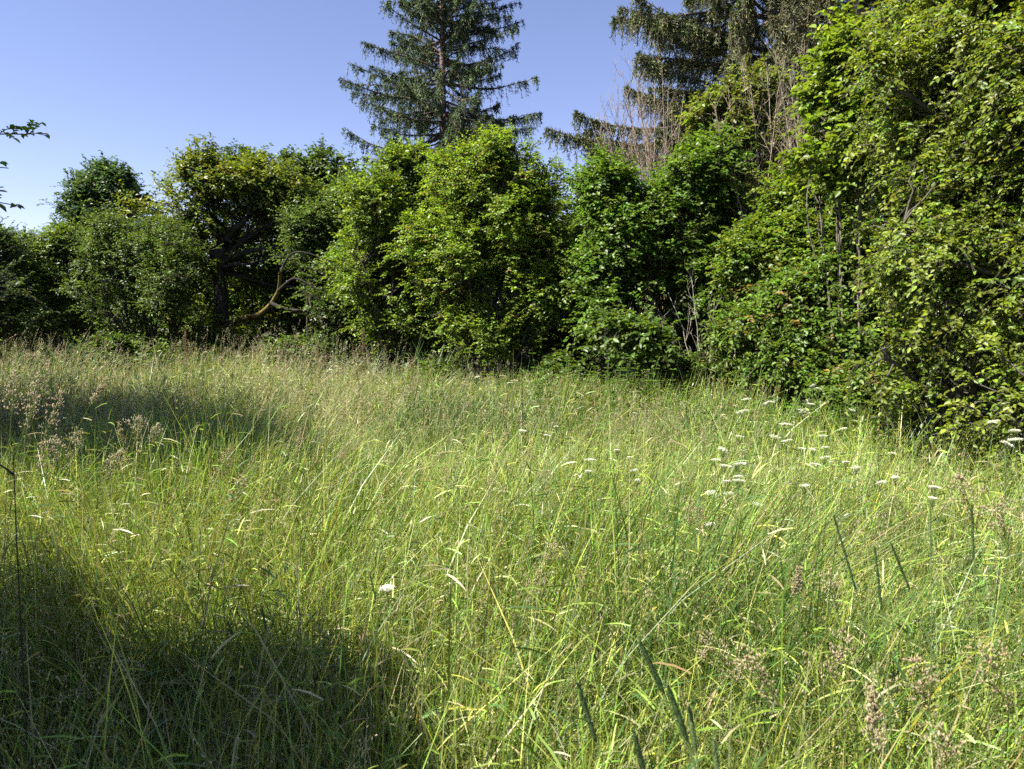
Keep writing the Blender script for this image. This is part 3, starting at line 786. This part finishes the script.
def umbel(px, py, Yd, label, group=None, d=.06, name='white_umbel', nh=1):
    Yd = Yd*.93; c = at(px, py, Yd); b = np.array([c[0]+rng.normal()*.06, c[1]+rng.normal()*.05, 0]); b[2] = ground_z(b[0], b[1])-.01
    rt = root(name, label, 'wildflower', b, group)
    neck = c-np.array([0, 0, .045]); g = Geo()
    tubes(g, b, (b+neck)/2+np.array([rng.normal()*.03, rng.normal()*.03, 0]), neck, .0028, .0016, 10, 6, (.11, .16, .05))
    n = 16; a = rng.uniform(0, 6.28, n); rr = np.sqrt((np.arange(n)+.5)/n)*d*.5*rng.uniform(.8, 1.15)
    tl = np.array([rng.normal()*.25, -.18+rng.normal()*.2])
    q = c+np.c_[np.cos(a)*rr, np.sin(a)*rr, -rr**2*5]; q[:, 2] += q[:, 0]*0+((q[:, :2]-c[:2])@tl)
    tubes(g, np.tile(neck, (n, 1)), neck*.6+q*.4+np.c_[np.cos(a)*rr*.2, np.sin(a)*rr*.2, np.zeros(n)], q-np.array([0, 0, .004]), .0008, .0006, 3, 3, (.13, .18, .06))
    g.build('stem', M_STEM, rt, b)
    g = Geo(); m = 32; k = np.repeat(np.arange(n), m); L = len(k)
    aa = rng.uniform(0, 6.28, L); r2 = np.sqrt(rng.random(L))*.0075
    p = q[k]+np.c_[np.cos(aa)*r2, np.sin(aa)*r2, rng.normal(size=L)*.0022+.003]
    leaves(g, p, unit(np.c_[np.cos(aa), np.sin(aa), np.full(L, .35)]), unit(np.array([0, 0, 1.])+rdir(L)*.3), .0045, .0042, tint((.66, .67, .55), L, .12))
    g.build('flower_head', M_PETAL, rt, b)
    fr, T = curve_at(np.tile(b, (5, 1)), np.tile((b+neck)/2, (5, 1)), np.tile(neck, (5, 1)), np.array([.15, .3, .45, .6, .75]))
    for s in range(5):
        g = Geo(); a0 = s*2.4+rng.random(); dd = np.array([math.cos(a0), math.sin(a0), .45]); l = rng.uniform(.10, .18)*(1-.12*s)
        k = 26; tt = np.linspace(.15, 1, k); c0 = fr[s]+dd*(tt*l)[:, None]-np.array([0, 0, 1])*(tt**2*l*.3)[:, None]
        sd = unit(np.cross(dd, [0, 0, 1.]))*np.where(np.arange(k) % 2, 1, -1)[:, None]
        leaves(g, c0, unit(sd+dd*.5+rdir(k)*.3), np.tile([0, 0, 1.], (k, 1)), .035*(1.1-tt), .009, tint((.07, .13, .03), k, .15))
        tubes(g, fr[s], fr[s]+dd*l*.5, c0[-1], .0012, .0006, 3, 3, (.09, .14, .04))
        g.build('leaf', M_LEAF, rt, b)

def nettle(px, Yd, h, label):
    b = ground_at(px, Yd); rt = root('nettle_plant', label, 'herb plant', b, 'nettles along the foot of the hedge')
    g, gl = Geo(), Geo()
    for _ in range(4):
        b0 = b+np.array([rng.normal()*.1, rng.normal()*.1, -.02]); top = b0+np.array([rng.normal()*.12, rng.normal()*.12, h*rng.uniform(.75, 1.05)])
        mid = (b0+top)/2+np.array([rng.normal()*.04, rng.normal()*.04, 0])
        tubes(g, b0, mid, top, .003, .0015, 8, 5, (.10, .14, .04))
        k = 15; t = np.repeat(np.linspace(.15, 1, k), 2); p, T = curve_at(*(np.tile(v, (2*k, 1)) for v in (b0, mid, top)), t)
        a = np.repeat(np.arange(k)*1.57, 2)+np.tile([0, np.pi], k)
        ax = np.c_[np.cos(a), np.sin(a), .25-t*.0]
        leaves(gl, p, unit(ax), unit(np.array([0, 0, 1.])+rdir(2*k)*.2), .10*(1.15-t*.7), .05*(1.15-t*.7), tint((.085, .155, .028), 2*k, .15), 0, True)
    g.build('stem', M_STEM, rt, b); gl.build('leaves', M_LEAF, rt, b)

def dock(px, py, Yd, label):
    top = at(px, py, Yd); b = np.array([top[0]-.05, top[1], 0]); b[2] = ground_z(b[0], b[1])
    rt = root('dock_plant', label, 'wild plant', b); g = Geo(); mid = (b+top)/2+np.array([.02, 0, 0])
    tubes(g, b, mid, top, .004, .0015, 10, 6, (.18, .12, .07))
    g.build('stem', M_STEM, rt, b); g = Geo(); n = 500; t = .5+.5*rng.random(n)
    p, T = curve_at(*(np.tile(v, (n, 1)) for v in (b, mid, top)), t)
    p += rng.normal(size=(n, 3))*(.028*(1.15-t))[:, None]*np.array([1.4, 1.4, 1])
    spindle(g, p, rdir(n)+np.array([0, 0, .4]), .010, .006, tint((.28, .17, .10), n, .25))
    g.build('seed_head', M_DRY, rt, b)

def tussock(px, Yd, rad, hh, n, label, col=(.085, .145, .030)):
    b = ground_at(px, Yd); rt = root('grass_tussock', label, 'grass tussock', b)
    g = Geo(); q = rng.normal(size=(n, 2))*rad*.45
    p = np.c_[b[0]+q[:, 0], b[1]+q[:, 1], np.zeros(n)]; p[:, 2] = ground_z(p[:, 0], p[:, 1])-.01
    h = hh*rng.uniform(.55, 1.05, n); lean = q*1.2/max(rad, .1)*.35+rng.normal(size=(n, 2))*.14+np.array([.08, 0])
    blades(g, p, h, lean, rng.uniform(.003, .0055, n)*max(1, Yd/4), tint(col, n, .22, (.3, .26, .13), .1), lev=(0, .38, .72, 1.0))
    g.build('blades', M_GRASS, rt, b)

def build_plants():
    for a in ((346, 4.3, .16, .84, 260, 'upright dark green grass tussock left of the middle of the meadow, above the lone umbel'),
              (378, 4.9, .16, .82, 220, 'dark green grass tussock just right of and behind the upright dark one'),
              (206, 6.6, .32, .92, 520, 'large dark green grass tussock in the left half, beside the shade patch'),
              (250, 4.6, .24, .74, 300, 'low dark tussock with tan bent heads above it, left of the middle'),
              (508, 4.2, .14, .78, 160, 'slim dark tussock in the middle of the meadow'),
              (432, 6.2, .26, .86, 320, 'dull green tussock far back below the left foot of the tall bright bush'),
              (150, 2.3, .14, .66, 200, 'dark tussock in the left foreground at the border of the near shade'),
              (640, 6.9, .26, .9, 320, 'fresh green tussock far back in front of the nettles'),
              (735, 5.5, .2, .82, 240, 'fresh green tussock behind the tight cluster of white umbels'),
              (925, 2.5, .14, .72, 200, 'dark tussock among the tall upright stems on the right')):
        tussock(*a)
    near = [  # px, py, Y, label, head length, width, lean
        (46, 365, 2.6, 'tall pale feathery grass head, tallest of the clump at the left edge', .22, .05, .25),
        (16, 366, 2.6, 'feathery purplish grass head leaning in front of the dark shade, leftmost of its clump', .21, .05, .15),
        (62, 392, 2.5, 'bent feathery grass head curving right of the left-edge clump', .19, .05, .35),
        (34, 384, 2.7, 'narrow feathery grass head in the middle of the left-edge clump', .2, .035, .2),
        (78, 432, 2.3, 'loose tan grass head below the left-edge clump', .14, .05, .4),
        (55, 440, 2.4, 'short drooping tan grass head over the left shade patch', .13, .045, .45),
        (106, 378, 3.2, 'long straight pale grass head slanting across the left shade patch', .14, .012, .5),
        (118, 452, 2.6, 'tan grass head at the lower edge of the left shade patch', .12, .04, .3),
        (138, 420, 3.0, 'pale starry grass head right of the left shade patch', .11, .05, .1),
        (158, 425, 3.2, 'tan nodding grass head next to the pale starry one', .11, .035, .3),
        (228, 452, 3.0, 'tan bent grass head above the middle-left dark tuft', .13, .05, .2),
        (240, 475, 2.8, 'whitish tan grass head beside the middle-left dark tuft', .12, .04, .1),
        (690, 503, 2.6, 'bushy straw-coloured grass head right of the middle', .11, .05, 0),
        (700, 512, 2.6, 'straw-coloured grass head leaning right from the bushy one', .10, .045, .12),
        (553, 545, 2.3, 'reddish brown feathery grass head below the middle', .13, .05, .3),
        (540, 575, 2.2, 'reddish brown grass head bent low below the middle', .12, .05, .25),
        (800, 570, 1.9, 'upright buff narrow grass head in the right foreground', .09, .012, .05),
        (745, 655, 1.35, 'tan loose grass head lying towards the dark spikes', .12, .05, -.5),
        (710, 640, 1.4, 'pinkish tan loose grass head above the dark spikes', .12, .05, -.45),
        (830, 575, 1.7, 'pinkish grass head among the tall upright stems on the right', .11, .04, -.2),
        (845, 640, 1.35, 'brownish loose grass head in the lower right foreground', .12, .05, .3),
        (960, 478, 1.6, 'large blurred brown grass head crossing in from the right edge', .13, .05, -.3),
        (1000, 505, 1.5, 'blurred brown grass head at the right edge', .12, .05, -.25),
        (985, 650, 1.2, 'near pale loose grass head at the lower right', .12, .05, -.3),
        (915, 665, 1.2, 'near tan grass head arching left at the lower right', .12, .05, -.25),
        (872, 690, 1.15, 'thick brown tapering grass head in the lower right', .11, .014, 0),
        (940, 735, 1.1, 'near tan loose grass head at the bottom edge right', .11, .05, -.2),
        (300, 430, 4.2, 'tall pale straw grass head standing left of the middle', .16, .02, .1),
        (345, 445, 3.8, 'pale straw grass head above the dark tuft left of the middle', .14, .03, .15),
    ]
    for (px, py, Yd, lab, hl, wd, ln) in near:
        pk = .5*rng.random()
        panicle(px, py, Yd, lab, hl, wd, (.40+.05*pk, .35, .20+.04*pk) if px > 180 else (.48, .43, .30), 'seed-headed grasses in front', ln, (60 if px < 200 else 48) if wd > .02 else 90)
    # medium-distance heads
    n = 0
    for _ in range(90):
        px = rng.uniform(10, 1010); Yd = rng.uniform(3.2, 8.5); x = (px-CX)/F*Yd
        if Yd > hedge_y(x)-.3: continue
        p = np.array([x, Yd, ground_z(x, Yd)+rng.uniform(.82, 1.08)]);
        a = (p-np.array([0, 0, CAMZ])); fw = a[1]*math.cos(PITCH)-a[2]*math.sin(PITCH); upv = a[1]*math.sin(PITCH)+a[2]*math.cos(PITCH)
        py = CY-F*upv/fw
        panicle(px, py, Yd, 'tan loose-headed grass plant standing among the other meadow grasses', rng.uniform(.10, .17), rng.choice([.008, .02, .035]), (.40, .35, .18), 'tan seed-headed grasses across the meadow', rng.normal()*.15+.12, 40, r=.0016)
    fox = [((640, 642), (664, 694), .95, 'dark foxtail spike, highest of the group at the bottom edge'),
           ((668, 686), (688, 742), .93, 'dark foxtail spike pointing up-left, right of the highest one at the bottom'),
           ((689, 708), (696, 752), .98, 'greener foxtail spike right of the two dark ones at the bottom'),
           ((578, 684), (596, 742), 1.0, 'dark foxtail spike left of the bottom group, leaning left'),
           ((634, 732), (648, 790), .85, 'dark foxtail spike cut by the bottom edge, lower left of the highest one'),
           ((714, 740), (720, 792), .9, 'pale green foxtail spike at the bottom, rightmost of the group'),
           ((834, 516), (856, 590), 1.5, 'long thin dark spike leaning left in the right half'),
           ((875, 547), (882, 612), 1.45, 'thin dark upright spike in the right half, middle of three'),
           ((891, 543), (910, 590), 1.5, 'short thin dark spike leaning left beside the upright one'),
           ((930, 500), (931, 560), 1.7, 'pale green tall spike in the right half'),
           ((972, 505), (974, 560), 1.6, 'tall thin green spike near the right edge'),
           ((708, 395), (712, 402), 4.5, 'small green spike far back near the white umbels'),
           ((262, 608), (266, 630), 2.0, 'small dark spike left of the middle foreground'),
           ((228, 622), (233, 640), 2.0, 'tiny dark spike leaning left in the left foreground'),
           ((370, 575), (376, 600), 2.4, 'small dark spike standing near the lone white umbel'),
           ((505, 452), (508, 480), 4.0, 'slender dark green spike in the middle of the meadow')]
    for (a, c, Yd, lab) in fox:
        foxtail(a[0], a[1], c[0], c[1], Yd, lab, rad=.0034 if Yd < 1.3 else .0017, col=(.05, .085, .028) if 'pale' not in lab and 'greener' not in lab else (.12, .17, .06))
    um = [((742, 411), 5.9, 'h', .10), ((747, 399), 6.4, 'h', .08), ((769, 402), 6.4, 'h', .09), ((804, 411), 5.8, 'h', .10), ((786, 424), 5.2, 'h', .08), ((810, 404), 6.2, 'h', .07), ((819, 389), 6.9, 'h', .05), ((813, 386), 7.0, 'h', .05), ((852, 410), 5.9, 'h', .07), ((843, 429), 5.2, 'h', .06),
          ((775, 437), 5.0, 'm', .07), ((823, 436), 5.0, 'm', .085), ((787, 441), 4.9, 'm', .07), ((802, 449), 4.7, 'm', .05), ((813, 450), 4.7, 'm', .05), ((825, 448), 4.7, 'm', .05), ((824, 458), 4.5, 'm', .05), ((816, 465), 4.3, 'm', .075), ((805, 486), 3.8, 'm', .05), ((856, 468), 4.2, 'm', .05), ((846, 463), 4.3, 'm', .04), ((881, 483), 3.8, 'm', .045), ((896, 478), 3.9, 'm', .04), ((892, 454), 4.3, 'm', .05), ((740, 437), 5.0, 'm', .05),
          ((723, 450), 4.6, 'l', .075), ((716, 460), 4.4, 'l', .055), ((725, 466), 4.3, 'l', .065), ((740, 464), 4.3, 'l', .07), ((738, 477), 4.0, 'l', .045), ((739, 481), 3.9, 'l', .05), ((727, 482), 3.9, 'l', .05), ((710, 493), 3.7, 'l', .045), ((729, 494), 3.7, 'l', .045),
          ((757, 505), 3.5, 'small white umbel alone below the cluster right of the middle', .045), ((710, 525), 3.2, 'white umbel alone beside the bushy straw-coloured grass head', .05),
          ((590, 460), 4.4, 'upper of two white umbels just right of the middle', .055), ((589, 472), 4.1, 'lower of two white umbels just right of the middle', .035),
          ((523, 431), 5.2, 'small white umbel in the middle of the meadow, leftmost of three far ones', .055), ((547, 436), 5.0, 'small white umbel in the middle of the meadow, lowest of three far ones', .045), ((556, 427), 5.3, 'tiny white umbel in the middle of the meadow, highest of three far ones', .03),
          ((629, 458), 4.5, 's', .03), ((634, 471), 4.2, 's', .035), ((617, 451), 4.6, 's', .03), ((637, 481), 4.0, 's', .03),
          ((388, 589), 2.3, 'lone flat white umbel in the middle foreground, left of centre', .05),
          ((994, 422), 4.0, 'r', .05), ((1016, 431), 3.8, 'r', .07), ((1016, 440), 3.7, 'r', .06), ((1007, 444), 3.6, 'r', .05), ((935, 488), 3.5, 'white umbel below the right-hand tree, upper of two', .045), ((933, 499), 3.4, 'white umbel below the right-hand tree, lower of two', .045),
          ((477, 377), 8.4, 'tiny white umbel at the hedge foot below the tall bright bush', .06), ((510, 383), 7.8, 'faint white umbel at the hedge foot right of the tiny one', .06),
          ((190, 452), 4.6, 'lone white umbel in the shaded left meadow', .03)]
    gl = {'h': ('white umbel in the bank of blooms against the foot of the layered shrub', 'white umbels against the hedge foot'),
          'm': ('small white umbel scattered in open grass in front of the layered shrub', 'scattered white umbels on the right'),
          'l': ('white umbel in the tight cluster left of the scattered ones', 'tight cluster of white umbels'),
          's': ('tiny white umbel in the loose string right of the two central umbels', 'string of tiny white umbels'),
          'r': ('white umbel in the shade at the right edge under the big tree', 'white umbels at the right edge')}
    for (p, Yd, l, d) in um:
        lab, grp = gl.get(l, (l, 'white umbels'))
        umbel(p[0], p[1], Yd, lab, grp, d*(.95 if l in ('h', 'l') else .8))
    where = 'nettle in the bright patch at the hedge foot right of the tall bright bush'
    for k in range(26):
        nettle(rng.uniform(515, 670), rng.uniform(7.9, 9.1), rng.uniform(.95, 1.25), where)
    for px, Yd, h in ((100, 13.0, 1.0), (115, 13.1, 1.1), (130, 13.0, 1.0), (92, 13.2, .9), (122, 12.8, .9), (108, 12.9, 1.1)):
        nettle(px, Yd, h, 'nettle in the lit patch under the dark small-leaved shrub at left')
    for k in range(14):
        nettle(rng.uniform(690, 860), rng.uniform(6.4, 7.1) , rng.uniform(.85, 1.1), 'nettle plant in the herb fringe under the layered shrub on the right')
    dock(363, 330, 9.0, 'tall brown seeding spike above the grass in front of the broad mid-green bush')
    dock(413, 358, 8.0, 'brown branching seed plant just left of the tall bright bush')
    dock(318, 342, 9.5, 'brown seeding plant in front of the small-leaved shrub')
    dock(185, 330, 9.5, 'thin brown seeding plant in front of the twisted fruit tree')
    # bare twig at the left edge, close
    b = at(14, 560, 1.7); b[2] = ground_z(b[0], b[1])
    rt = root('dead_twig', 'thin dark leafless twig standing close at the left edge', 'twig', b); g = Geo()
    tubes(g, b, at(16, 560, 1.7), at(13, 455, 1.7), .0028, .001, 8, 6, (.04, .03, .025))
    tubes(g, at(13, 475, 1.7), at(6, 468, 1.7), at(-6, 462, 1.68), .003, .0015, 4, 5, (.04, .03, .025))
    g.build('stem', M_BARK, rt, b)

build_conifers()
dark_backdrop()
build_shrubs()
build_foot()
build_bare()
build_grass()
build_plants()
